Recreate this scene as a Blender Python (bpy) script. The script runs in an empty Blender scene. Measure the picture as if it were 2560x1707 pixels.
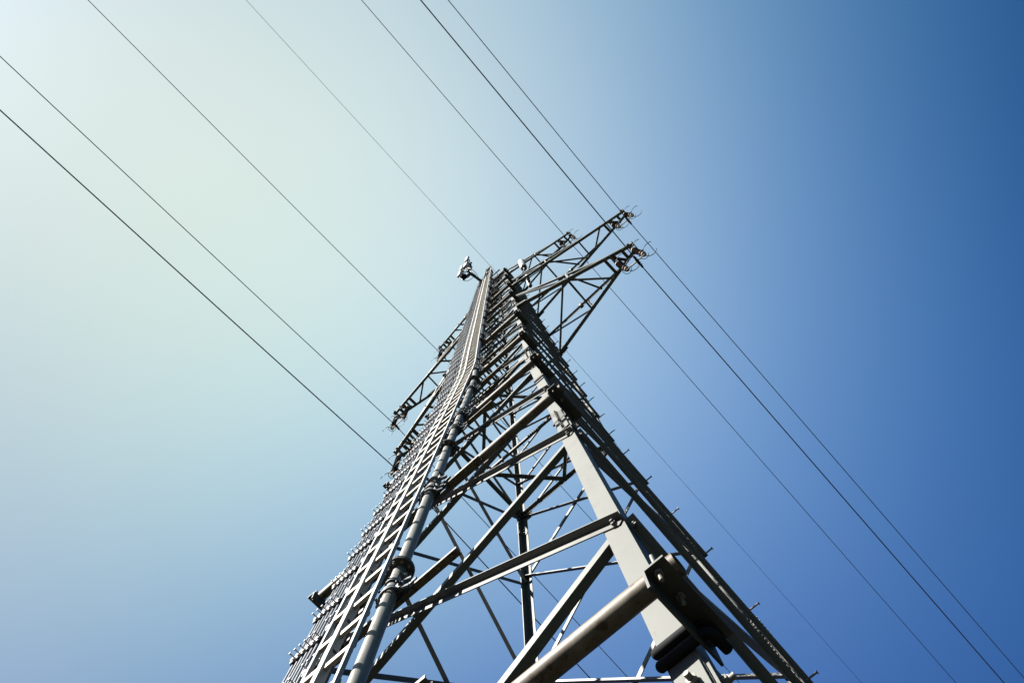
import bpy, math, random
from mathutils import Vector, Matrix
random.seed(7)
SC = bpy.context.scene
COL = SC.collection
R = math.radians
V = Vector

# ------------------------------------------------------------------ camera
CAM = (2.1864, -3.2653, 1.6)
right = V((0.74567673, 0.66571565, -0.02808723))
down = V((-0.65737442, 0.72814563, -0.1940691))
fwd = V((-0.10874324, 0.16317664, 0.98058569))
cd = bpy.data.cameras.new('camera'); cam = bpy.data.objects.new('camera', cd); COL.objects.link(cam)
m = Matrix((right, -down, -fwd)).transposed().to_4x4(); m.translation = V(CAM)
cam.matrix_world = m
cd.sensor_fit = 'HORIZONTAL'; cd.sensor_width = 36.0; cd.lens = 36 * 1895.26 / 2560
cd.clip_start = 0.05; cd.clip_end = 5000
SC.camera = cam

# ------------------------------------------------------------------ sun + sky
SUN = V((-0.364, -0.700, 0.615)).normalized()
el = math.asin(SUN.z)
world = bpy.data.worlds.new('World'); SC.world = world; world.use_nodes = True
nt = world.node_tree; nt.nodes.clear()
sky = nt.nodes.new('ShaderNodeTexSky'); sky.sky_type = 'NISHITA'; sky.sun_disc = False
sky.sun_elevation = el; sky.sun_rotation = math.atan2(SUN.x, SUN.y)
sky.air_density = 1.0; sky.dust_density = 1.6; sky.ozone_density = 2.0; sky.altitude = 300
bg = nt.nodes.new('ShaderNodeBackground'); bg.inputs['Strength'].default_value = 0.05
out = nt.nodes.new('ShaderNodeOutputWorld')
# colour response of the sky by angle from the sun and height above the horizon (hazy glow by the sun, deep blue away from it)
def wm(op, a=None, b=None):
    n = nt.nodes.new('ShaderNodeMath'); n.operation = op
    for i, x in enumerate((a, b)):
        if x is None: continue
        if isinstance(x, (int, float)): n.inputs[i].default_value = x
        else: nt.links.new(x, n.inputs[i])
    return n.outputs[0]
geo = nt.nodes.new('ShaderNodeTexCoord'); nz = nt.nodes.new('ShaderNodeVectorMath'); nz.operation = 'NORMALIZE'; nt.links.new(geo.outputs['Generated'], nz.inputs[0])
def wdot(vec):
    n = nt.nodes.new('ShaderNodeVectorMath'); n.operation = 'DOT_PRODUCT'; nt.links.new(nz.outputs[0], n.inputs[0]); n.inputs[1].default_value = vec
    return n.outputs['Value']
wa = wdot(V((SUN.x, SUN.y, 0)).normalized()); wb = wdot(V((SUN.y, -SUN.x, 0)).normalized())
aa, bb, ab = wm('MULTIPLY', wa, wa), wm('MULTIPLY', wb, wb), wm('MULTIPLY', wa, wb)
terms = (wa, wb, aa, bb, ab, wm('MULTIPLY', aa, wa), wm('MULTIPLY', bb, wb), wm('MULTIPLY', aa, wb), wm('MULTIPLY', bb, wa))
cmb = nt.nodes.new('ShaderNodeCombineXYZ')
for i, cs in enumerate(((1.109, .198, .83, -5.158, -3.516, -1.519, .586, -.812, 1.899, 5.715), (.95, -.045, .695, -3.606, -2.221, -.89, .161, -1.389, .371, 3.766), (.486, -.713, .394, -1.882, -1.151, -.998, 1.20, -.642, -.057, 3.0))):
    acc = cs[0] - .3466
    for t_, c_ in zip(terms, cs[1:]): acc = wm('ADD', wm('MULTIPLY', t_, c_), acc)
    nt.links.new(wm('EXPONENT', acc), cmb.inputs[i])
gm = nt.nodes.new('ShaderNodeVectorMath'); gm.operation = 'MULTIPLY'; nt.links.new(sky.outputs[0], gm.inputs[0]); nt.links.new(cmb.outputs[0], gm.inputs[1])
nt.links.new(gm.outputs[0], bg.inputs[0]); nt.links.new(bg.outputs[0], out.inputs[0])
sl = bpy.data.lights.new('sun', 'SUN'); sl.energy = 5.0; sl.angle = R(0.5); sl.color = (1, 0.96, 0.89)
so = bpy.data.objects.new('sun', sl); COL.objects.link(so); so.location = (-20, -25, 40)
so.rotation_euler = SUN.to_track_quat('Z', 'Y').to_euler()
vs = SC.view_settings; vs.view_transform = 'Standard'; vs.look = 'None'; vs.exposure = 2.5; vs.gamma = 1.0

# ------------------------------------------------------------------ materials
def mat(name, c1, c2, scale=6.0, rough=0.5, metal=0.0, detail=6, bump=0.0, stretch=(1, 1, 1), lo=0.35, hi=0.7, c3=None, s3=40, t3=0.62, spec=.3):
    M = bpy.data.materials.new(name); M.use_nodes = True
    t = M.node_tree; b = t.nodes['Principled BSDF']
    b.inputs['Specular IOR Level'].default_value = spec; b.inputs['Roughness'].default_value = rough; b.inputs['Metallic'].default_value = metal
    tc = t.nodes.new('ShaderNodeTexCoord'); mp = t.nodes.new('ShaderNodeMapping'); mp.inputs['Scale'].default_value = stretch
    t.links.new(tc.outputs['Object'], mp.inputs['Vector'])
    n = t.nodes.new('ShaderNodeTexNoise'); n.inputs['Scale'].default_value = scale; n.inputs['Detail'].default_value = detail
    n.inputs['Roughness'].default_value = 0.62
    t.links.new(mp.outputs[0], n.inputs['Vector'])
    cr = t.nodes.new('ShaderNodeValToRGB'); e = cr.color_ramp.elements
    e[0].position = lo; e[0].color = (*c1, 1); e[1].position = hi; e[1].color = (*c2, 1)
    t.links.new(n.outputs['Fac'], cr.inputs[0])
    col = cr.outputs[0]
    if c3:
        n3 = t.nodes.new('ShaderNodeTexNoise'); n3.inputs['Scale'].default_value = s3; n3.inputs['Detail'].default_value = 4
        t.links.new(mp.outputs[0], n3.inputs['Vector'])
        r3 = t.nodes.new('ShaderNodeMapRange'); r3.inputs[1].default_value = t3; r3.inputs[2].default_value = t3 + 0.12
        t.links.new(n3.outputs['Fac'], r3.inputs[0])
        mx = t.nodes.new('ShaderNodeMixRGB'); mx.inputs['Color2'].default_value = (*c3, 1)
        t.links.new(r3.outputs[0], mx.inputs[0]); t.links.new(col, mx.inputs['Color1']); col = mx.outputs[0]
    t.links.new(col, b.inputs['Base Color'])
    rr = t.nodes.new('ShaderNodeMapRange'); rr.inputs[3].default_value = max(0.05, rough - 0.12); rr.inputs[4].default_value = min(1, rough + 0.15)
    t.links.new(n.outputs['Fac'], rr.inputs[0]); t.links.new(rr.outputs[0], b.inputs['Roughness'])
    if bump:
        bp = t.nodes.new('ShaderNodeBump'); bp.inputs['Strength'].default_value = bump; bp.inputs['Distance'].default_value = 0.004
        t.links.new(n.outputs['Fac'], bp.inputs['Height']); t.links.new(bp.outputs[0], b.inputs['Normal'])
    return M

STEEL = mat('grey_green_steel_paint', (.042, .0435, .038), (.055, .056, .049), 5, .58, 0.0, bump=.25, c3=(.030, .026, .020), s3=22, t3=.64, spec=.2)
BRACE = mat('weathered_steel_paint', (.048, .0485, .043), (.066, .066, .058), 4, .5, 0.0, bump=.2, c3=(.032, .025, .017), s3=14, t3=.64, spec=.25)
GALV = mat('stained_galvanised_steel', (.043, .032, .019), (.080, .068, .050), 7, .5, 0.0, bump=.35, c3=(.026, .015, .007), s3=26, t3=.56, spec=.18)
MAST = mat('grey_mast_steel', (.090, .089, .082), (.118, .114, .103), 7, .42, 0.1, bump=.25, stretch=(3, 3, .6), c3=(.075, .058, .045), s3=12, t3=.60)
DARK = mat('dark_bracket_steel', (.022, .023, .022), (.038, .038, .036), 8, .5, 0.1, bump=.2, spec=.2)
CLAMPM = mat('blue_grey_clamp_steel', (.032, .038, .044), (.055, .062, .07), 12, .5, 0.1, bump=.2, spec=.25)
ALU = mat('brushed_aluminium', (.155, .155, .151), (.19, .19, .184), 5, .38, 0.1, stretch=(6, 6, .4), bump=.1)
RUNGM = mat('grimy_aluminium', (.17, .15, .118), (.235, .22, .19), 14, .5, 0.1, bump=.2)
SLOTM = mat('slot_shadow_black', (.02, .02, .02), (.03, .03, .03), 10, .8)
CABLE = mat('blue_grey_cable_sheath', (.022, .028, .038), (.038, .046, .06), 20, .38)
STAIN = mat('stainless_clamp', (.22, .212, .214), (.32, .312, .31), 25, .32, 0.15)
RUBBER_SHADE = mat('black_rubber_and_shade', (.007, .007, .008), (.012, .012, .014), 20, .7, spec=.03)
PORC = mat('brown_porcelain', (.028, .014, .011), (.046, .022, .016), 18, .22)
CAPM = mat('pale_cast_cap', (.10, .088, .064), (.155, .136, .105), 20, .42, 0.2)
WIREM = mat('dull_conductor', (.022, .024, .028), (.035, .036, .04), 30, .5, 0.2)
WHITE = mat('white_antenna_shell', (.17, .17, .16), (.205, .205, .19), 6, .45)
BRONZE = mat('brown_antenna_base', (.05, .03, .015), (.075, .047, .024), 12, .5)
BOLTM = mat('bolt_steel', (.075, .07, .06), (.12, .11, .095), 30, .4, 0.2, c3=(.09, .038, .012), s3=18, t3=.58)
GRASS = mat('dark_meadow', (.008, .010, .005), (.015, .017, .009), .6, .95, bump=.6, c3=(.02, .017, .01), s3=3, t3=.6)

# ------------------------------------------------------------------ mesh helpers
ORG = {}
def put_bolts(specs, parent, single=True, kind_name='bolt'):
    # specs: (point, axis, radius, height, shank)
    mbs = []
    if single:
        for sp_ in specs:
            mb = MB(); mb.hexbolt(*sp_); mb.build(kind_name, BOLTM, parent)
    else:
        mb = MB()
        for sp_ in specs: mb.hexbolt(*sp_)
        mb.build(kind_name, BOLTM, parent)['kind'] = 'stuff'
class MB:
    def __init__(s): s.v = []; s.f = []; s.sm = []
    def add(s, vs, fs, smooth=False):
        o = len(s.v); s.v += [tuple(p) for p in vs]; s.f += [tuple(i + o for i in f) for f in fs]; s.sm += [smooth] * len(fs)
    def prism(s, p0, p1, poly, u, v):
        """sweep polygon (list of (a,b) along u,v) from p0 to p1"""
        p0 = V(p0); p1 = V(p1); n = len(poly)
        vs = [p0 + u * a + v * b for a, b in poly] + [p1 + u * a + v * b for a, b in poly]
        if u.cross(v).dot(p1 - p0) > 0:
            fs = [tuple(range(n))[::-1], tuple(range(n, 2 * n))] + [(i, (i + 1) % n, n + (i + 1) % n, n + i) for i in range(n)]
        else:
            fs = [tuple(range(n)), tuple(range(n, 2 * n))[::-1]] + [(i, n + i, n + (i + 1) % n, (i + 1) % n) for i in range(n)]
        s.add(vs, fs)
    def angle(s, p0, p1, u, v, a, b, t):
        ax = (V(p1) - V(p0)).normalized()
        u = (V(u) - ax * ax.dot(V(u))).normalized(); v = V(v) - ax * ax.dot(V(v)); v = (v - u * u.dot(v)).normalized()
        s.prism(p0, p1, [(0, 0), (a, 0), (a, t), (t, t), (t, b), (0, b)], u, v)
    def beam(s, p0, p1, w, h, up=(0, 0, 1)):
        p0 = V(p0); p1 = V(p1); ax = (p1 - p0).normalized(); u = ax.cross(V(up))
        if u.length < 1e-4: u = ax.cross(V((1, 0, 0)))
        u.normalize(); v = u.cross(ax)
        s.prism(p0, p1, [(-w / 2, -h / 2), (w / 2, -h / 2), (w / 2, h / 2), (-w / 2, h / 2)], u, v)
    def box(s, lo, hi):
        x0, y0, z0 = lo; x1, y1, z1 = hi
        s.add([(x0, y0, z0), (x1, y0, z0), (x1, y1, z0), (x0, y1, z0), (x0, y0, z1), (x1, y0, z1), (x1, y1, z1), (x0, y1, z1)],
              [(0, 3, 2, 1), (4, 5, 6, 7), (0, 1, 5, 4), (1, 2, 6, 5), (2, 3, 7, 6), (3, 0, 4, 7)])
    def lathe(s, p0, ax, prof, n=16, smooth=True, cap=True):
        p0 = V(p0); ax = V(ax).normalized(); u = ax.cross(V((0.31, 0.57, 0.76)))
        u.normalize(); v = ax.cross(u)
        ring = lambda h, r: [p0 + ax * h + (u * math.cos(2 * math.pi * k / n) + v * math.sin(2 * math.pi * k / n)) * r for k in range(n)]
        vs = ring(*prof[0]); fs = []; cur = 0; first = 0; pa = None
        for i in range(len(prof) - 1):
            (h0, r0), (h1, r1) = prof[i], prof[i + 1]
            an = math.atan2(r1 - r0, h1 - h0)
            if pa is not None and abs(an - pa) > 0.6:
                cur = len(vs); vs += ring(h0, r0)
            nx = len(vs); vs += ring(h1, r1)
            for k in range(n):
                k2 = (k + 1) % n; fs.append((cur + k, cur + k2, nx + k2, nx + k))
            cur = nx; pa = an
        s.add(vs, fs, smooth); o = len(s.v) - len(vs)
        if cap:
            for base, (h, r), rev in ((first, prof[0], True), (cur, prof[-1], False)):
                e = len(s.v); s.v += [tuple(p) for p in ring(h, r)]
                f = tuple(e + k for k in range(n)); s.f.append(f[::-1] if rev else f); s.sm.append(False)
    def cyl(s, p0, p1, r, n=12, smooth=True):
        d = V(p1) - V(p0); s.lathe(p0, d, [(0, r), (d.length, r)], n, smooth)
    def hexbolt(s, p, ax, r, h, shank=0.0):
        s.lathe(p, ax, [(0, r), (h, r)], 6, False)
        if shank: s.lathe(V(p) + V(ax).normalized() * h, ax, [(0, r * .55), (shank, r * .55)], 8, True)
    def tube(s, pts, r, n=8, rads=None):
        pts = [V(p) for p in pts]; N = len(pts); vs = []; fs = []
        t0 = (pts[1] - pts[0]).normalized(); u = t0.cross(V((0.3, 0.5, 0.8))).normalized()
        for i in range(N):
            t = (pts[min(i + 1, N - 1)] - pts[max(i - 1, 0)]).normalized()
            u = (u - t * t.dot(u)).normalized(); w = t.cross(u); rr = rads[i] if rads else r
            for k in range(n):
                a = 2 * math.pi * k / n; vs.append(pts[i] + (u * math.cos(a) + w * math.sin(a)) * rr)
        for i in range(N - 1):
            for k in range(n):
                k2 = (k + 1) % n; fs.append((i * n + k, i * n + k2, (i + 1) * n + k2, (i + 1) * n + k))
        s.add(vs, fs, True); o = len(s.v) - len(vs)
        s.f.append(tuple(o + k for k in range(n))[::-1]); s.sm.append(False)
        s.f.append(tuple(o + (N - 1) * n + k for k in range(n))); s.sm.append(False)
    def build(s, name, material, parent=None, loc=None, bevel=0.0):
        if parent is not None: org = ORG[parent.name]
        else: org = V((0, 0, 0))
        if parent is None and loc is not None: base = V(loc)
        else: base = org
        me = bpy.data.meshes.new(name)
        me.from_pydata([tuple(V(p) - base) for p in s.v], [], s.f); me.validate(); me.update()
        for i, p in enumerate(me.polygons):
            if i < len(s.sm): p.use_smooth = s.sm[i]
        me.materials.append(material)
        o = bpy.data.objects.new(name, me); COL.objects.link(o)
        if parent is not None: o.parent = parent
        else: o.location = base
        ORG[o.name] = base
        if bevel:
            bv = o.modifiers.new('bevel', 'BEVEL'); bv.width = bevel; bv.segments = 2; bv.limit_method = 'ANGLE'; bv.angle_limit = R(40)
        return o

def tag(o, label, cat, group=None):
    o['label'] = label; o['category'] = cat
    if group: o['group'] = group
    return o
def thing(name, label, cat, loc, group=None):
    o = bpy.data.objects.new(name, None); COL.objects.link(o); o.location = loc; o.empty_display_size = .1
    ORG[o.name] = V(loc); return tag(o, label, cat, group)

# ------------------------------------------------------------------ tower geometry
TX, TY, UX, UY, ZB, DB, ZTOP = 0.07736, 0.07891, 0.02446, 0.02967, 13.0425, 1.0342, 35.2
def hw(z):
    k = z - ZB
    return (1 - (TX if k < 0 else UX) * k, DB - (TY if k < 0 else UY) * k)
def leg(z, sx, sy):
    a, b = hw(z); return V((sx * a, sy * b, z))
def yf(z, off=0.0): return -(hw(z)[1] + off)

# ground
g = MB(); N = 24
for i in range(N + 1):
    for j in range(N + 1):
        x = (i / N * 2 - 1); y = (j / N * 2 - 1); x = x * abs(x) * 2500; y = y * abs(y) * 2500
        z = 0.12 * math.sin(x * .07) * math.cos(y * .05) if max(abs(x), abs(y)) < 400 else 0.0
        g.v.append((x, y, z * min(1, max(abs(x), abs(y)) / 25)))
for i in range(N):
    for j in range(N):
        a = i * (N + 1) + j; g.f.append((a, a + N + 1, a + N + 2, a + 1)); g.sm.append(True)
go = g.build('ground', GRASS); go['kind'] = 'structure'

PY = thing('lattice_pylon', 'tall grey lattice power pylon with three crossarms on either side, seen from its foot', 'pylon', (0, 0, 0))

def Lp(mb, p0, p1, u, v, a, b, t): mb.angle(p0, p1, u, v, a, b, t)
CORN = [(1, -1), (1, 1), (-1, 1), (-1, -1)]           # A B C D
LW, LT = 0.118, 0.012
LWU = 0.095
for sx, sy in CORN:
    mb = MB()
    p0, p1, p2 = leg(-.2, sx, sy), leg(ZB, sx, sy), leg(ZTOP, sx, sy)
    Lp(mb, p0, p1, (-sx, 0, 0), (0, -sy, 0), LW, LW, LT)
    Lp(mb, p1, p2, (-sx, 0, 0), (0, -sy, 0), LWU, LWU, LT * .85)
    lg = mb.build('leg', STEEL, PY)
    # splices: cover plates with bolts on both flanges
    for zs, hh, nb in ((3.27, .42, 4), (7.78, .36, 6), (12.98, .26, 3), (20.4, .25, 3), (27.6, .22, 3)):
        sp = MB(); bo = []
        c0, c1 = leg(zs - hh, sx, sy), leg(zs + hh, sx, sy); ax = (c1 - c0).normalized()
        wv = (LW if zs < 13 else LWU) - .014
        for d1, n1 in ((V((-sx, 0, 0)), V((0, sy, 0))), (V((0, -sy, 0)), V((sx, 0, 0)))):
            d1 = (d1 - ax * ax.dot(d1)).normalized(); n1 = (n1 - ax * ax.dot(n1)).normalized()
            q0 = c0 + n1 * .003 + d1 * .006; q1 = c1 + n1 * .003 + d1 * .006
            sp.prism(q0, q1, [(0, 0), (wv, 0), (wv, .010), (0, .010)], d1, n1)
            q0 = c0 - n1 * (LT + .011) + d1 * (LT + .012); q1 = c1 - n1 * (LT + .011) + d1 * (LT + .012)
            sp.prism(q0, q1, [(0, 0), (wv - .02, 0), (wv - .02, .009), (0, .009)], d1, n1)
            for k in range(nb):
                for cc in ((.5,) if zs < 4 else (.55,)):
                    for sg in (-1, 1):
                        p = c0 + ax * (hh + sg * hh * (k + .6) / (nb + .35)) + d1 * (wv * cc) + n1 * .0135
                        br = .020 if zs < 4 else .014
                        bo.append((p, n1, br, br * .9, br * 1.1))
                        bo.append((p - n1 * (.0135 + LT + .0115), -n1, br, br * .8, br * .8))
        s_ = sp.build('splice_plate', STEEL, lg)
        put_bolts(bo, lg, zs < 14)

# face frames: near (D..A), right(A..B), rear(B..C), left(C..D); outside diagonal: right-hand leg low -> left-hand leg high seen from outside
FACES = [((1, -1), (-1, -1), V((0, -1, 0))), ((1, 1), (1, -1), V((1, 0, 0))), ((-1, 1), (1, 1), V((0, 1, 0))), ((-1, -1), (-1, 1), V((-1, 0, 0)))]
NODES = [0.35, 2.75, 5.05, 7.15, 9.4, 11.5, 13.3, 14.65, 16.0, 17.3, 18.55, 19.8, 21.0, 22.2, 23.25, 24.3, 25.35, 26.4, 27.45, 28.65, 29.85, 31.05, 32.2, 33.3, 34.95]
def diag(mb, face, z0, z1, outside, w=.066, t=.007):
    (ra, rb), (la, lb), n = face
    L_ = LW if z0 < 13 else LWU
    a, b = (leg(z0, ra, rb), leg(z1, la, lb)) if outside else (leg(z0, la, lb), leg(z1, ra, rb))
    side = (leg(z0, la, lb) - leg(z0, ra, rb)).normalized()
    up = (leg(z1, la, lb) + leg(z1, ra, rb) - leg(z0, la, lb) - leg(z0, ra, rb)).normalized()
    n = side.cross(up); n = n if n.dot(face[2]) > 0 else -n; n.normalize()
    sg = 1 if outside else -1
    a = a + side * (sg * .035); b = b - side * (sg * .035)
    ax = (b - a).normalized(); inpl = n.cross(ax).normalized()
    if inpl.z < 0: inpl = -inpl            # upward in the face plane
    if outside:
        h = inpl * (w / 2) + n * .002
        Lp(mb, a + h - ax * .03, b + h + ax * .03, -inpl, n, w, w * .92, t)
    else:
        h = -inpl * (w / 2) - n * (LT + .002)
        Lp(mb, a + h, b + h, inpl, -n, w, w * .92, t)
    # end bolts
    for q, dq in ((a, ax), (b, -ax)):
        p = q + dq * .02 + (n * (t + .002) if outside else n * .001)
        mb.hexbolt(p, n, .015, .012, .016)
rest = MB()
for i in range(len(NODES) - 1):
    z0, z1 = NODES[i], NODES[i + 1]
    w = .056 if z1 < 9.5 else .052 if z1 < 13.4 else .046 if z1 < 20 else .042
    for fi, fc in enumerate(FACES):
        if fi == 2: z0, z1 = (z + (.18 if 3 < z < 12 else 0) for z in (NODES[i], NODES[i + 1]))
        else: z0, z1 = NODES[i], NODES[i + 1]
        for o_ in (True, False):
            if i < 12:
                mb = MB(); diag(mb, fc, z0, z1, o_, w); mb.build('diagonal_brace', BRACE, PY)
            else: diag(rest, fc, z0, z1, o_, w, .006)
ro = rest.build('diagonal_brace', BRACE, PY); ro['kind'] = 'stuff'

def horiz(p0, p1, n, w=.06, t=.007, name='horizontal_beam', down=True):
    mb = MB(); Lp(mb, p0, p1, (0, 0, -1), n, w, w, t); return mb.build(name, BRACE, PY)
def ring(z, w=.06, inset=.02):
    a, b = hw(z)
    for (ra, rb), (la, lb), n in FACES:
        p0, p1 = leg(z, ra, rb), leg(z, la, lb); d_ = (p1 - p0).normalized()
        off = -n * (LT + .012)
        horiz(p0 + d_ * .02 + off, p1 - d_ * .02 + off, -n, w)
ring(13.33, .06)
zd = 13.33
a, b = hw(zd); a -= .03; b -= .03
mids = [V((0, -b, zd - .012)), V((a, 0, zd - .012)), V((0, b, zd - .012)), V((-a, 0, zd - .012))]
for i in range(4):
    p0, p1 = mids[i], mids[(i + 1) % 4]; mb = MB(); dz = V((0, 0, -.002 - .009 * (i % 2)))
    Lp(mb, p0 + dz, p1 + dz, V((0, 0, 1)).cross(p1 - p0), (0, 0, -1), .055, .055, .007); mb.build('horizontal_beam', BRACE, PY)
mb = MB(); Lp(mb, mids[3] - V((0, 0, .03)), mids[1] - V((0, 0, .03)), (0, 1, 0), (0, 0, -1), .055, .055, .007); mb.build('horizontal_beam', BRACE, PY)
for z in (19.8, 22.2, 25.35, 27.45, 31.1, 33.3, 35.15): ring(z, .055)
for z, w in ((2.75, .07),): ring(z, w)
# small gusset plates with rivet heads at the diaphragm nodes
for sx, sy in CORN:
    p = leg(13.2, sx, sy); mb = MB()
    mb.box((min(p.x - sx * .02, p.x - sx * .24), p.y - sy * .016 - .004, 13.08), (max(p.x - sx * .02, p.x - sx * .24), p.y - sy * .016 + .004, 13.36))
    mb.box((p.x - sx * .016 - .004, min(p.y - sy * .02, p.y - sy * .24), 13.08), (p.x - sx * .016 + .004, max(p.y - sy * .02, p.y - sy * .24), 13.36))
    mb.build('gusset_plate', BRACE, PY)

# step bolts on the far right leg
for z in [2.9, 3.95, 5.05, 6.12, 7.19, 8.26, 9.4, 10.47, 11.54, 12.63, 13.6, 14.52, 15.6, 16.69, 17.73, 18.8, 19.9, 21, 22.1, 23.2, 24.3, 26.4, 27.5, 28.6, 29.7, 31.8, 33]:
    p = leg(z, 1, 1); mb = MB(); q = p + V((-.02, -.035, 0))
    mb.cyl(q, p + V((.135, -.035, 0)), .0095, 8); mb.lathe(p + V((.128, -.035, 0)), (1, 0, 0), [(0, .0095), (.003, .019), (.011, .019)], 10, False)
    mb.hexbolt(p + V((.002, -.035, 0)), (1, 0, 0), .017, .014); mb.build('step_bolt', BOLTM, PY)

# ------------------------------------------------------------------ crossarms (+x side as measured; -x side turned half round)
ARMS = [  # z bottom, z top root, tip x, insulator xs, half y at tip, lower-plane members (xA,xB)
    dict(zb=19.8, zt=22.2, tip=3.92, ins=(3.31, 3.80), wx=3.582, wz=18.10, ties=[(2.10, 'root'), (2.20, 2.18), (2.15, 3.10), (3.18, 3.20), (3.40, 3.46), (3.30, 3.62), (3.64, 3.65)], cw=.085),
    dict(zb=25.35, zt=27.45, tip=4.88, ins=(4.32, 4.81), wx=4.613, wz=23.74, ties=[(1.90, 'root'), (2.00, 2.00), (2.07, 3.19), (3.23, 3.23), (4.05, 3.44), (4.17, 4.19), (4.42, 4.47), (4.30, 4.62), (4.65, 4.66)], cw=.08),
    dict(zb=31.1, zt=33.3, tip=3.44, ins=(2.88, 3.35), wx=3.126, wz=29.11, ties=[(1.75, 'root'), (1.85, 1.85), (1.89, 2.52), (2.76, 2.77), (2.98, 3.02), (2.88, 3.16), (3.20, 3.21)], cw=.07),
]
def rot(p, s): return V((p[0] * s, p[1] * s, p[2]))
for A in ARMS:
    zb, zt, tip, cw = A['zb'], A['zt'], A['tip'], A['cw']
    a0, b0 = hw(zb); a1, b1 = hw(zt); xt1 = A['ties'][-4][0] if len(A['ties']) > 7 else A['ties'][3][0]
    for s in (1, -1):
        def yA(x): k = (x - a0) / (tip - a0); return -(b0 * (1 - k) + .10 * k)
        def yB(x): k = (x - a0) / (tip - a0); return (b0 * (1 - k) + .10 * k)
        def P(x, y, z): return rot((x, y, z), s)
        def D(x, y, z): return rot((x, y, z), s)
        mb = MB()
        Lp(mb, P(a0 - .02, yA(a0), zb), P(tip, yA(tip), zb), D(0, 1, 0), D(0, 0, 1), cw, cw, .009)
        Lp(mb, P(a0 - .02, yB(a0), zb), P(tip, yB(tip), zb), D(0, -1, 0), D(0, 0, 1), cw, cw, .009)
        xe = A['ties'][3][0] if A is not ARMS[1] else 3.6
        zm = lambda x: zb + .02 + (zt - zb - .02) * (1 - (x - a1) / (xe + .15 - a1))
        kk = (xe - a0) / (tip - a0)
        for yy, yr in ((-1, yA), (1, yB)):
            Lp(mb, P(a1 - .02, yy * b1, zt), P(xe + .1, yr(xe + .1) - yy * .012, zb + .10), D(0, -yy, 0), D(0, 0, -1), cw * .8, cw * .8, .008)
        # root plates and end plate
        mb.beam(P(a0 - .03, -b0 - .006, zb - .04), P(a0 + .26, yA(a0 + .26) - .012, zb - .0), .012, .16)
        mb.beam(P(a0 - .03, b0 + .006, zb - .04), P(a0 + .26, yB(a0 + .26) + .012, zb - .0), .012, .16)
        mb.beam(P(tip, -.14, zb + .045), P(tip, .14, zb + .045), .02, .10)
        arm = mb.build('crossarm', BRACE, PY)
        for j, (xa, xb) in enumerate(A['ties']):
            t_ = MB(); dz = .018 + .010 * (j % 3)
            p0 = P(xa, yA(xa) + .02, zb + dz); p1 = P(a0 + .02, b0 - .03, zb + dz) if xb == 'root' else P(xb, yB(xb) - .02, zb + dz)
            near_tip = xa > xe - .1
            ww = .075 if near_tip and (j % 2 == 1 or j == len(A['ties']) - 1) else .05
            Lp(t_, p0, p1, D(-1, 0, 0), (0, 0, -1) if near_tip else (0, 0, 1), ww, ww, .007)
            t_.build('crossarm_tie', BRACE, arm)
        # web members in the side planes and between the upper chords
        x1 = A['ties'][1][0]; x0 = a1
        def yU(x, sg): k = (x - a1) / (xe + .1 - a1); return sg * (b1 * (1 - k) + abs(yA(xe + .1)) * k)
        def zU(x): k = (x - a1) / (xe + .1 - a1); return zt * (1 - k) + (zb + .10) * k
        for sg, yr in ((-1, yA), (1, yB)):
            t_ = MB(); Lp(t_, P(x1, yr(x1), zb + .02), P(x1, yU(x1, sg), zU(x1) - .02), D(1, 0, 0), D(0, -sg, 0), .045, .045, .006); t_.build('crossarm_tie', BRACE, arm)
            t_ = MB(); Lp(t_, P(x1 - .05, yr(x1) - sg * .01, zb + .03), P(a1, sg * (b1 - .01), zt - .05), D(0, 0, 1), D(0, -sg, 0), .045, .045, .006); t_.build('crossarm_tie', BRACE, arm)
        xm = x1 - .02
        t_ = MB(); Lp(t_, P(xm, yU(xm, -1), zU(xm) - .03), P(xm, yU(xm, 1), zU(xm) - .03), D(-1, 0, 0), (0, 0, -1), .045, .045, .006); t_.build('crossarm_tie', BRACE, arm)
        xq = (x1 + xe) / 2
        t_ = MB(); Lp(t_, P(xm + .03, yU(xm, -1), zU(xm) - .045), P(xq, yU(xq, 1), zU(xq) - .03), D(-1, 0, 0), (0, 0, -1), .045, .045, .006); t_.build('crossarm_tie', BRACE, arm)
        # bolts on chords
        bo = []
        for x in [k_ for t in A['ties'] for k_ in t if k_ != 'root']:
            for yr, sg in ((yA, -1), (yB, 1)): bo.append((P(x, yr(x) - sg * .03, zb - .001), (0, 0, -1), .016, .013, .01))
        put_bolts(bo, arm, s > 0)
        # insulator hanger plates
        for xi in A['ins']:
            h = MB(); h.beam(P(xi, -.16, zb + .012), P(xi, .16, zb + .012), .07, .012); h.beam(P(xi - .02, 0, zb - .10), P(xi + .02, 0, zb - .10), .014, .2)
            h.build('hanger_plate', BOLTM, arm)

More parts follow.
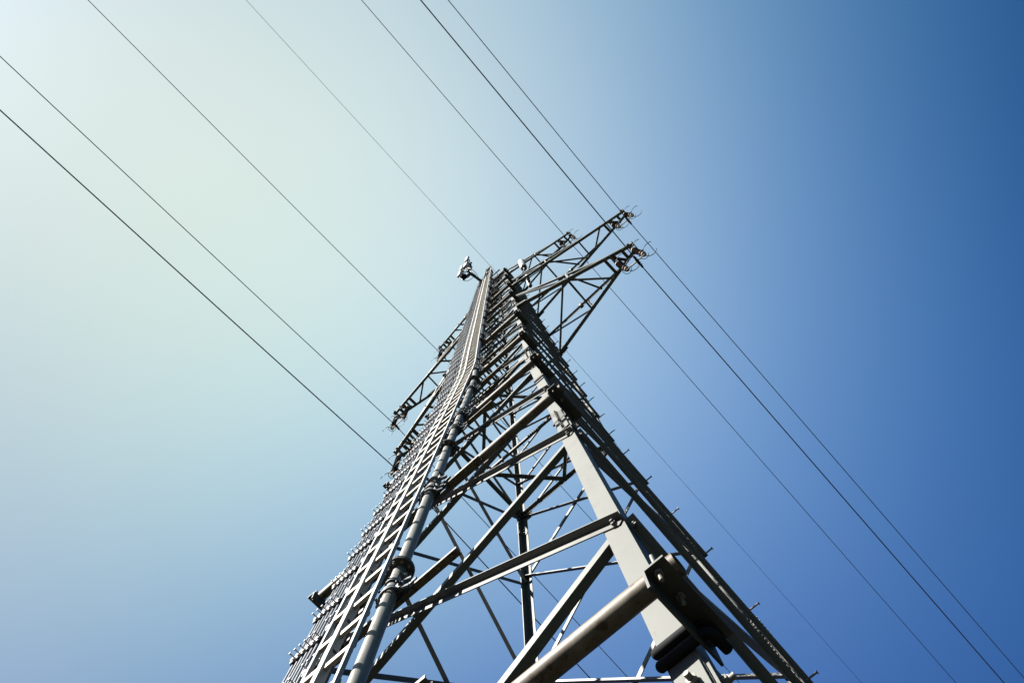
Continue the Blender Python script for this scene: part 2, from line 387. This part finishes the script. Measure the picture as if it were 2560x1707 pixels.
# ------------------------------------------------------------------ insulators, yokes, conductors
WORD = {(0, 1): ('right', 'lower'), (1, 1): ('right', 'middle'), (2, 1): ('right', 'top'), (0, -1): ('left', 'lower'), (1, -1): ('left', 'middle'), (2, -1): ('left', 'top')}
for ai, A in enumerate(ARMS):
    for s in (1, -1):
        side, lev = WORD[(ai, s)]
        zb = A['zb']; zt_ = zb - .19; zbot = A['wz'] + .16
        for k, xi in enumerate(A['ins']):
            pos = V((xi * s, 0, zt_)); inner = k == 0
            T = thing('insulator_string', '%s brown ribbed insulator hanging from the %s %s crossarm' % ('inner' if inner else 'outer', lev, side), 'insulator', (pos.x, 0, zbot), 'brown insulators hanging from the crossarms')
            L_ = zt_ - zbot
            mb = MB(); prof = [(0.10, .045)]; n = 24; h0, h1 = .16, L_ - .16
            for q in range(n):
                z_ = h0 + (h1 - h0) * q / n; d_ = (h1 - h0) / n
                prof += [(z_, .046), (z_ + d_ * .18, .068), (z_ + d_ * .45, .066), (z_ + d_ * .8, .046)]
            prof.append((L_ - .10, .045)); mb.lathe((pos.x, 0, zbot), (0, 0, 1), prof, 20); mb.build('ribbed_body', PORC, T)
            mb = MB(); mb.lathe((pos.x, 0, zbot), (0, 0, 1), [(-.01, .02), (0, .045), (.015, .058), (.06, .058), (.10, .05)], 20); mb.build('cap', CAPM, T)
            mb = MB(); mb.lathe((pos.x, 0, zbot), (0, 0, 1), [(L_ - .14, .05), (L_ - .06, .058), (L_ - .02, .05), (L_, .02), (L_ + .12, .016)], 16); mb.build('cap', CAPM, T)
            # arcing horns: bent rods pointing out along the crossarm, two below, one above
            for zz, yy, rr, ln in ((zbot + .05, -1, .0085, .30), (zbot + .05, 1, .0085, .30), (zbot + L_ - .08, -1, .008, .26)):
                pts = []
                for q in range(15):
                    a_ = q / 14
                    pts.append(V((pos.x + s * (.02 + .07 * math.sin(a_ * math.pi * .5) + (ln - .09) * max(0, a_ - .25) / .75), yy * (.05 + .085 * math.sin(a_ * math.pi * .8)), zz - .05 * math.sin(a_ * math.pi) + .03 * a_ * a_)))
                mb = MB(); mb.tube(pts, rr, 6); mb.build('arcing_horn', WIREM, T)
            mb = MB(); pts = []
            for q in range(17):
                a_ = math.pi * 2 * (q / 16) * .8 + .4
                pts.append(V((pos.x + .105 * math.cos(a_), .105 * math.sin(a_), zbot + .03)))
            mb.tube(pts, .0075, 6); mb.build('corona_ring', WIREM, T)
        # yoke and clamp
        xs = [x * s for x in A['ins']]; xc = A['wx'] * s
        T = thing('yoke_plate', 'pale steel yoke bar joining the two insulators under the %s %s crossarm' % (lev, side), 'yoke', (xc, 0, A['wz']), 'yoke bars carrying the conductors')
        mb = MB(); zy = zbot - .045
        mb.prism(V((min(xs) - .03, -.012, zy)), V((min(xs) - .03, .012, zy)), [(0, -.02), (.26, -.035), (abs(xs[1] - xs[0]) + .06, -.02), (abs(xs[1] - xs[0]) + .06, .03), (0, .03)], V((1, 0, 0)), V((0, 0, 1)))
        mb.build('bar', CAPM, T)
        mb = MB(); mb.beam((xc, 0, zy - .01), (xc, 0, A['wz'] + .02), .03, .02, (0, 1, 0)); mb.beam((xc, -.16, A['wz'] - .022), (xc, .16, A['wz'] - .022), .045, .04)
        mb.beam((xc, -.07, A['wz'] + .02), (xc, .07, A['wz'] + .02), .06, .035)
        for yy in (-.1, -.04, .04, .1): mb.hexbolt((xc + .02, yy, A['wz']), (1, 0, 0), .014, .02)
        mb.build('wire_clamp', RUBBER_SHADE, T)
SN, SF = .1666, .0923
def wire(x, z, r, label, name='conductor'):
    pts = []; rads = []
    for q in range(-60, 61):
        y = (abs(q) / 60) ** 2 * (220 if q > 0 else 230) * (1 if q > 0 else -1)
        sl_ = SF if q > 0 else SN; span = 300 if q > 0 else 320
        pts.append(V((x, y, z - sl_ * abs(y) + sl_ / span * y * y)))
    mb = MB(); mb.tube(pts, r, 8); o = mb.build(name, WIREM, None, loc=(x, 0, z))
    return o
for ai, A in enumerate(ARMS):
    for s in (1, -1):
        side, lev = WORD[(ai, s)]
        o = wire(A['wx'] * s, A['wz'], .0125 if ai == 0 else .0115, '')
        tag(o, 'dark power cable clamped under the %s crossarm on the %s of the pylon' % (lev, side), 'power line', 'power lines hung from the crossarms')
o = wire(.024, 35.23, .0075, '', 'earth_wire'); tag(o, 'thinnest wire, running over the very top of the pylon', 'earth wire')
mb = MB(); mb.beam((0, -hw(35.1)[1], 35.16), (0, hw(35.1)[1], 35.16), .06, .06); mb.beam((.024, -.1, 35.21), (.024, .1, 35.21), .04, .05); mb.build('earth_wire_saddle', BRACE, PY)

# ------------------------------------------------------------------ horizontal carrier tubes on brackets
TUBES = [3.9, 7.8, 10.42, 13.6, 16.5, 20.8, 23.55, 26.8, 30.4]
ORD = ['lowest and thickest looking', 'second', 'third', 'fourth', 'fifth', 'sixth', 'seventh', 'eighth', 'topmost']
RT = .043
for i, z in enumerate(TUBES):
    a, b = hw(z); yc = -(b + .2); xl = -(a - .12) if z < 12 else -(a - .02); xr = a + .137
    lab = 'stained galvanised tube across the near face, %s of the row counted upward' % ORD[i]
    T = thing('carrier_tube', lab, 'tube', (0, yc, z), 'horizontal galvanised tubes carrying mast and ladder')
    mb = MB(); n = 28
    ro_, ri_ = RT, RT - .006
    mb.lathe((xl, yc, z), (1, 0, 0), [(0, ri_), (0, ro_), (xr - xl, ro_), (xr - xl, ri_), (xr - xl - .3, ri_ - .001)], n, True, False); mb.build('pipe', GALV, T)
    for sx, x0 in ((1, a + .035), (-1, xl + .02)):
        ux = 1 if sx > 0 else -1
        fz = z - RT - .008
        mb = MB(); y0, y1 = yc - .09, yc + .28
        Lp(mb, V((x0, y0, fz)), V((x0, y1, fz)), (ux, 0, 0), (0, 0, -1), .088, .105, .010)
        br = mb.build('bracket', DARK, T)
        mb = MB()
        for yy in (yc - .055, yc + .055):
            mb.cyl((x0 + ux * .042, yy, fz - .06), (x0 + ux * .042, yy, z + .05), .008, 8); mb.hexbolt((x0 + ux * .042, yy, fz - .010), (0, 0, -1), .016, .014)
        pts = [V((x0 + ux * .042, yc + .055 * math.cos(q), z + .055 * math.sin(q))) for q in [math.pi * k / 8 for k in range(9)]]
        mb.tube(pts, .008, 8); mb.build('u_bolt', BOLTM, br)
    # clamp bars gripping the corner leg
    yl = -b
    for dz in (.0, -.085):
        mb = MB()
        if i == 0:
            q = V((a - .135, yl - .026, z + dz * .8 - .05)); mb.lathe(q, (1, 0, 0), [(0, .006), (.005, .015), (.013, .020), (.195, .020)], 14)
            mb.tube([q + V((.19, 0, 0)), q + V((.205, .006, 0)), q + V((.214, .02, 0)), q + V((.216, .10, 0))], .0195, 12)
        else:
            mb.beam((a - .13, yl - .012, z + dz * .4), (a + .05, yl - .012, z + dz * .4), .018, .022)
        mb.build('leg_clamp', RUBBER_SHADE if i == 0 else DARK, T)  # lowest clamp's black puts the tube's cast shadow into its colour

# ------------------------------------------------------------------ vertical mast pipe
def xpipe(z):
    T_ = [(0, .18), (12.3, .18), (13.6, .12), (14.7, .095), (17, .09), (21.4, .06), (28.6, 0), (35.5, -.06)]
    for (z0, x0), (z1, x1) in zip(T_, T_[1:]):
        if z <= z1: return x0 + (x1 - x0) * (z - z0) / (z1 - z0)
    return T_[-1][1]
def smooth_y(z, off):
    return sum(yf(z + dz, off) for dz in (-.5, -.25, 0, .25, .5)) / 5
MP = thing('mast_pipe', 'tall grey flanged pipe clamped upright to the near face, right of the ladder', 'pipe', (.18, yf(0, .31), 0))
mb = MB(); zs = [0.05 + .35 * k for k in range(101)]
mb.tube([V((xpipe(z), smooth_y(z, .31), z)) for z in zs], .043, 24); mb.build('pipe', MAST, MP)
def ppos(z): return V((xpipe(z), smooth_y(z, .31), z))
for zf in (2.9, 6.08, 8.88, 12.45, 16.2, 19.3, 23.0, 27.0, 30.6, 33.8):
    p = ppos(zf); ax = (ppos(zf + .2) - ppos(zf - .2)).normalized(); mb = MB()
    mb.lathe(p - ax * .035, ax, [(0, .045), (0, .092), (.014, .092), (.014, .05)], 28, False); mb.lathe(p - ax * .016, ax, [(0, .05), (0, .092), (.014, .092), (.014, .045)], 28, False)
    fl = mb.build('flange', DARK, MP); bo = []
    for k in range(8):
        a_ = k * math.pi / 4 + .2; q = p + V((math.cos(a_) * .07, math.sin(a_) * .07, 0))
        bo += [(q - ax * .036, -ax, .013, .012, .012), (q - ax * .001, ax, .013, .012, .01)]
    put_bolts(bo, fl, zf < 20)
def pclamp(z, big=True):
    p = ppos(z); ax = (ppos(z + .2) - ppos(z - .2)).normalized(); mb = MB()
    for dz in ((-.05, .05) if big else (0,)):
        c = p + ax * dz
        mb.lathe(c - ax * .014, ax, [(0, .044), (0, .056), (.028, .056), (.028, .044)], 24, True, False)
        for sx in (-1, 1):   # ears
            mb.beam(c + V((sx * .05, .01, 0)), c + V((sx * .115, .03, 0)), .012, .05); mb.beam(c + V((sx * .05, -.012, 0)), c + V((sx * .115, -.004, 0)), .010, .05)
            mb.hexbolt(c + V((sx * .088, -.010, 0)), (0, -1, 0), .016, .014, .02)
    mb.beam(p + V((-.13, .055, 0)), p + V((.13, .055, 0)), .012, .17 if big else .06, ax)
    # curved strap
    mb.tube([p + V((.075 * math.sin(t_), -.06 * math.cos(t_) + .0, -.085)) for t_ in [(-1.7 + 3.4 * k / 10) for k in range(11)]], .009, 6)
    mb.build('clamp', CLAMPM, MP)
for z in (4.4, 5.78, 7.52, 9.6, 10.25, 11.8, 13.4, 14.3, 16.9, 18.2, 20.6, 22.0, 23.7, 25.2, 26.9, 28.8, 30.2, 32.0): pclamp(z)
for z in (7.8, 10.45, 13.8): pclamp(z, False)

# stub arms: angle pieces clamped behind ladder and cables, ending right of the pipe
STUB = [2.9, 4.42, 5.73, 7.6, 9.75, 12.0, 14.0, 15.4, 17.6, 19.0, 21.7, 24.4, 25.9, 28.0, 29.3, 32.2]
for i, z in enumerate(STUB):
    y = smooth_y(z, .262); a = hw(z)[0]; xr = .67 if z < 15 else .40; xl = -.72
    vis = {4.42: 'cut off steel angle by the bottom edge of the photo, ending right of the pipe', 5.73: 'steel angle with a bolt hole, ending free just below the second pipe flange', 7.6: 'steel angle lying just above the second galvanised tube'}
    T = tag(thing('stub_arm', vis.get(z, 'steel angle crossing behind ladder and pipe higher up the pylon'), 'steel angle', (0, y, z), 'steel angles holding ladder and cables'), vis.get(z, 'steel angle crossing behind ladder and pipe higher up the pylon'), 'steel angle', 'steel angles holding ladder and cables')
    mb = MB(); Lp(mb, V((xl, y - .012, z - .016)), V((xr, y - .012, z - .016)), (0, 0, 1), (0, 1, 0), .022, .05, .006); Lp(mb, V((xl, y + .038, z - .0095)), V((xr, y + .038, z - .0095)), (0, 0, 1), (0, -1, 0), .016, .012, .006); mb.build('angle', GALV, T)
    put_bolts([((x, y + .012, z - .0165), (0, 0, -1), .010, .006, 0) for x in (xr - .16, xr - .05, -.3, -.05)], T)

# ------------------------------------------------------------------ ladder
def xlad(z):
    T_ = [(0, .245), (12, .235), (13.2, .25), (15.5, .21), (18.3, .185), (21.5, .15), (28, .09), (37, .02)]
    for (z0, x0), (z1, x1) in zip(T_, T_[1:]):
        if z <= z1: return x0 + (x1 - x0) * (z - z0) / (z1 - z0)
    return T_[-1][1]
OFF = .45
def lad(z, dx, dy=0.0): return V((xlad(z) + dx, smooth_y(z, OFF) + dy, z))
LD = thing('safety_ladder', 'pale aluminium climbing ladder with a slotted centre rail up the near face', 'ladder', (0, yf(0, OFF), 0))
def rail(dx0, dx1, dy0, dy1, ztop, name, material, z0=2.2):
    n = int((ztop - z0) / .5) + 1; vs = []; fs = []
    for k in range(n + 1):
        z = z0 + (ztop - z0) * k / n
        for dx, dy in ((dx0, dy0), (dx1, dy0), (dx1, dy1), (dx0, dy1)): vs.append(lad(z, dx, dy))
    for k in range(n):
        for c in range(4):
            c2 = (c + 1) % 4; fs.append((k * 4 + c, k * 4 + c2, k * 4 + 4 + c2, k * 4 + 4 + c))
    fs += [(3, 2, 1, 0), (n * 4, n * 4 + 1, n * 4 + 2, n * 4 + 3)]
    mb = MB(); mb.add(vs, fs); return mb.build(name, material, LD)
RX, MX, LX = 0.0, -.225, -.352
rail(RX - .011, RX + .011, 0, .024, 37.0, 'rail', ALU)
rail(LX - .011, LX + .011, 0, .024, 34.9, 'rail', ALU)
mr = rail(MX - .021, MX + .021, .004, .052, 36.0, 'centre_rail', ALU)
for d0, d1 in ((-.021, -.006), (.006, .021)):
    o = rail(MX + d0, MX + d1, 0, .0035, 36.0, 'lip', ALU); o.parent = mr
o = rail(MX - .006, MX + .006, .0022, .0038, 35.95, 'slot', RUNGM); o.parent = mr
rungs = [5.6 + .31 * k for k in range(-10, 101)]
def rung(mb, z):
    p = lad(z, 0, .0255); x = p.x
    for x0, x1, y in ((MX + .021, RX - .004, p.y), (LX + .004, MX - .021, p.y - .0125)):
        mb.box((x + x0, y - .0115, z - .017), (x + x1, y + .0115, z + .017))
slot = MB()
rr_ = MB(); mr_holes = 0
for k, z in enumerate(rungs):
    if k < 99:
        mb = MB(); rung(mb, z); mb.build('rung', RUNGM, LD)
    else: rung(rr_, z)
    p = lad(z + .155, MX + .021, .03)
    sb = slot if k > 60 else MB()
    sb.box((p.x - .002, p.y - .011, p.z - .012), (p.x + .0025, p.y + .011, p.z + .012))  # raised dark box: shade of an open hole put into its colour
    if k <= 60: sb.build('slot_hole_shade', SLOTM, mr)
o = rr_.build('rung', RUNGM, LD); o['kind'] = 'stuff'
slot.build('slot_hole_shade', SLOTM, mr)['kind'] = 'stuff'

# ------------------------------------------------------------------ feeder cables and their clamp rows
CX = [-.635 + .043 * k for k in range(6)]
CX2 = [-.375, -.335, -.285, -.20, -.13]
CL = ['outermost blue grey feeder cable, farthest left of the bundle', 'second feeder cable from the left edge of the bundle', 'third feeder cable from the left edge of the bundle', 'fourth feeder cable from the left edge of the bundle', 'fifth feeder cable from the left edge of the bundle', 'sixth feeder cable from the left, next to the ladder']
for k, x in enumerate(CX + CX2):
    r = .0135 if k < 6 else .016; off = .345 if k < 6 else .325
    pts = [V((x - (.0 if z < 13 else .0018 * (z - 13)), smooth_y(z, off) + .002 * math.sin(z * 1.3 + k), z)) for z in [.1 + .4 * q for q in range(83 - (k % 3))]]
    mb = MB(); mb.tube(pts, r, 8); o = mb.build('feeder_cable', CABLE, None, loc=(x, pts[0].y, .1))
    tag(o, CL[k] if k < 6 else 'feeder cable running behind the ladder, between rail and pipe', 'cable', 'feeder cables climbing the pylon')
def clamp_geo(mb_s, mb_r, x, z, y, w=.036):
    # rubber block round the cable, two steel saddles in front with a dark gap, bolt pointing out
    mb_r.box((x - w * .46, y - .018, z - .030), (x + w * .46, y + .020, z + .026))
    mb_s.box((x - w * .40, y - .030, z - .002), (x + w * .26, y - .0185, z + .022))
    mb_s.box((x - w * .36, y - .027, z - .027), (x + w * .30, y - .0185, z - .012))
    mb_s.lathe((x + w * .5, y - .018, z + .006), (0, -1, 0), [(0, .009), (.010, .009)], 6, False)
    mb_s.lathe((x + w * .5, y - .028, z + .006), (0, -1, 0), [(0, .0042), (.036, .0042)], 6)
    mb_s.lathe((x + w * .5, y - .060, z + .006), (0, -1, 0), [(0, .0085), (.008, .0085)], 6, False)
rows = [2.86 + .5 * k for k in range(62)]
proto = None
def zlab(z):
    return 'row of bolted cable clamps across the feeder cables'
for i, z in enumerate(rows):
    y = smooth_y(z, .345); sh = -(0 if z < 13 else .0018 * (z - 13))
    T = thing('clamp_row', 'horizontal row of shiny bolted clamps gripping the feeder cables left of the ladder', 'cable clamp', (sh, y, z), 'cable clamp rows up the pylon')
    if i < 34:
        if proto is None:
            parts = []
            mb = MB(); mb.box((sh - .665, y + .021, z - .016), (sh - .02, y + .046, z + .016)); mb.build('rail', DARK, T)
            for x in CX:
                s_, r_ = MB(), MB(); clamp_geo(s_, r_, x + sh, z, y)
                c = s_.build('clamp', STAIN, T); r_.build('rubber_block', RUBBER_SHADE, c)
            for x in CX2:
                s_, r_ = MB(), MB(); clamp_geo(s_, r_, x + sh, z + .10, y + .02, .045)
                c = s_.build('clamp', STAIN, T); r_.build('rubber_block', RUBBER_SHADE, c)
            proto = T
        else:
            for ch in proto.children:
                c = ch.copy(); COL.objects.link(c); c.parent = T
                for gch in ch.children:
                    d_ = gch.copy(); COL.objects.link(d_); d_.parent = c
    else:
        s_, r_ = MB(), MB()
        for x in CX: clamp_geo(s_, r_, x + sh, z, y)
        for x in CX2: clamp_geo(s_, r_, x + sh, z + .10, y + .02, .045)
        s_.build('clamp', STAIN, T)['kind'] = 'stuff'; r_.box((sh - .665, y + .021, z - .016), (sh - .02, y + .046, z + .016)); r_.build('rail', RUBBER_SHADE, T)

# ------------------------------------------------------------------ antennas
def panel(x, y, z0, z1, w, d, label):
    T = thing('panel_antenna', label, 'antenna', (x, y, z0), 'white panel antennas beside the pylon top')
    mb = MB(); mb.box((x - w / 2, y - d / 2, z0 + .04), (x + w / 2, y + d / 2, z1)); mb.build('shell', WHITE, T, bevel=.018)
    mb = MB(); mb.box((x - w / 2 + .012, y - d / 2 + .012, z0), (x + w / 2 - .012, y + d / 2 - .012, z0 + .039))
    for k in range(4): mb.cyl((x - w / 2 + .03 + k * (w - .06) / 3, y, z0 - .07), (x - w / 2 + .03 + k * (w - .06) / 3, y, z0 + .01), .013, 8)
    mb.build('connector_base', BRONZE, T)
    mb = MB(); mb.box((x - .03, y + d / 2 - .002, z0 + .2), (x + .03, y + d / 2 + .09, z0 + .27)); mb.box((x - .03, y + d / 2 - .002, z1 - .3), (x + .03, y + d / 2 + .09, z1 - .23)); mb.build('mount', CLAMPM, T)
panel(-.60, -1.74, 34.75, 36.6, .17, .11, 'topmost white panel antenna of the cluster left of the ladder top')
panel(-.60, -1.70, 32.5, 34.1, .18, .12, 'white panel antenna directly under the topmost one, left cluster')
panel(-.87, -1.70, 33.0, 34.7, .15, .10, 'upper white panel antenna on the far left of the cluster')
panel(-.89, -1.68, 31.0, 32.7, .15, .10, 'lower white panel antenna on the far left of the cluster')
T = thing('antenna_boom', 'dark boom with poles holding the antenna cluster out left of the ladder top', 'boom', (-.4, -.5, 33))
mb = MB(); mb.cyl((-.44, -.42, 32.9), (-.69, -1.42, 33.05), .058, 16); mb.cyl((-.69, -1.40, 31.3), (-.69, -1.40, 36.3), .03, 12); mb.cyl((-.69, -1.40, 33.6), (-.90, -1.52, 33.6), .022, 10); mb.cyl((-.69, -1.40, 32.2), (-.90, -1.52, 32.2), .022, 10)
mb.cyl((-.90, -1.55, 31.0), (-.90, -1.55, 34.6), .024, 10); mb.cyl((-.62, -1.58, 32.2), (-.62, -1.58, 36.4), .024, 10)
for z in (33.0, 35.4, 34.2): mb.cyl((-.69, -1.40, z), (-.62, -1.58, z), .02, 8)
mb.build('boom_pipe', DARK, T)
for z in (31.9, 33.3, 34.4, 35.2): mb = MB(); mb.box((-.76, -1.47, z - .04), (-.60, -1.34, z + .04)); mb.build('bracket', CLAMPM, T)
for z in (31.6, 33.7, 34.6): mb = MB(); mb.box((-.55, -1.60, z - .03), (-.44, -1.52, z + .03)); mb.build('filter_box', CLAMPM, T)
T = thing('radio_unit', 'black radio unit box hanging under the left antenna cluster', 'radio unit', (-.80, -1.44, 31.4))
mb = MB(); mb.box((-.90, -1.56, 31.3), (-.70, -1.40, 31.75)); mb.build('housing', RUBBER_SHADE, T, bevel=.01)
mb = MB()
for k in range(6): mb.box((-.885 + k * .03, -1.60, 31.33), (-.877 + k * .03, -1.56, 31.72))
mb.build('cooling_fins', RUBBER_SHADE, T)
JP = [((-.62, -1.66, 32.45), (-.45, -1.35, 31.6), (-.50, -1.1, 32.3)), ((-.88, -1.66, 30.95), (-.75, -1.40, 30.4), (-.62, -1.20, 32.2)), ((-.58, -1.66, 32.45), (-.40, -1.42, 31.9), (-.48, -1.05, 32.5)), ((-.86, -1.64, 32.6), (-.75, -1.5, 31.9), (-.69, -1.36, 32.6)), ((-.60, -1.0, 32.9), (-.62, -.80, 31.9), (-.60, -.75, 31.0))]
for p0, pm, p1 in JP:
    p0, pm, p1 = V(p0), V(pm), V(p1); pts = [p0 * (1 - t) ** 2 + (pm * 2 - (p0 + p1) / 2) * 2 * t * (1 - t) + p1 * t * t for t in [k / 12 for k in range(13)]]
    mb = MB(); mb.tube(pts, .011, 6); o = mb.build('jumper_cable', CABLE, None, loc=p0); tag(o, 'thin dark jumper cable drooping under the left antenna cluster', 'cable', 'jumper cables under the left antennas')
# right-hand antenna stack
T = thing('cylinder_antenna', 'large white cylindrical antenna seen through the top right crossarm', 'antenna', (1.24, -.35, 30), 'white antennas right of the pylon top')
mb = MB(); mb.lathe((1.24, -.35, 30.05), (0, 0, 1), [(0, .125), (.02, .132), (2.25, .132), (2.33, .11), (2.36, .03)], 28); mb.build('shell', WHITE, T)
mb = MB(); mb.lathe((1.24, -.35, 29.9), (0, 0, 1), [(0, .06), (.0, .11), (.05, .128), (.149, .128)], 28); mb.build('base', BRONZE, T)
mb = MB(); mb.cyl((1.24, -.35, 29.3), (1.24, -.35, 29.95), .03, 12); mb.build('stem', CLAMPM, T)
T = thing('stick_antenna', 'slim white antenna tube below the large cylinder, right of the pylon', 'antenna', (1.21, -.25, 27.2), 'white antennas right of the pylon top')
mb = MB(); mb.lathe((1.20, -.24, 27.4), (0, 0, 1), [(0, .06), (1.9, .062), (1.95, .03)], 20); mb.build('shell', WHITE, T); mb = MB(); mb.lathe((1.10, -.06, 27.15), (0, 0, 1), [(0, .07), (1.3, .072), (1.34, .03)], 20); mb.build('shell', WHITE, T)
mb = MB(); mb.lathe((1.20, -.24, 27.28), (0, 0, 1), [(0, .05), (.12, .063)], 20); mb.build('base', BRONZE, T); mb = MB(); mb.lathe((1.10, -.06, 26.95), (0, 0, 1), [(0, .05), (.04, .075), (.2, .075)], 20); mb.build('base', BRONZE, T)
mb = MB(); mb.box((1.11, -.22, 28.3), (1.2, -.1, 28.42)); mb.box((1.11, -.22, 27.6), (1.2, -.1, 27.7)); mb.cyl((1.13, -.16, 27.2), (1.13, -.16, 30.1), .025, 10); mb.build('mount', RUBBER_SHADE, T)
T = thing('antenna_boom', 'short black arm holding the white antennas out from the right face', 'boom', (.6, -.2, 29.3))
mb = MB(); mb.cyl((.55, -.20, 29.35), (1.24, -.24, 29.35), .05, 14); mb.cyl((1.17, -.27, 28.2), (1.17, -.27, 30.0), .028, 10); mb.build('boom_pipe', DARK, T)
mb = MB(); mb.box((.54, -.34, 29.27), (.58, -.06, 29.43)); mb.box((1.10, -.34, 29.27), (1.22, -.2, 29.43)); mb.build('bracket', CLAMPM, T)
# small sensors on the right crossarms
for nm, p in (('lower', V((2.0, .36, 20.8))), ('middle', V((2.46, .30, 26.2)))):
    T = thing('line_sensor', 'small pale sensor box clipped to the %s right crossarm' % nm, 'sensor', p, 'sensor boxes on the right crossarms')
    mb = MB(); mb.box((p.x - .05, p.y + .0, p.z - .04), (p.x + .05, p.y + .12, p.z + .05)); mb.build('housing', DARK, T, bevel=.01)
    mb = MB(); mb.lathe((p.x, p.y + .03, p.z - .10), (0, 0, 1), [(0, .025), (.06, .04)], 14); mb.build('lens', WHITE, T)
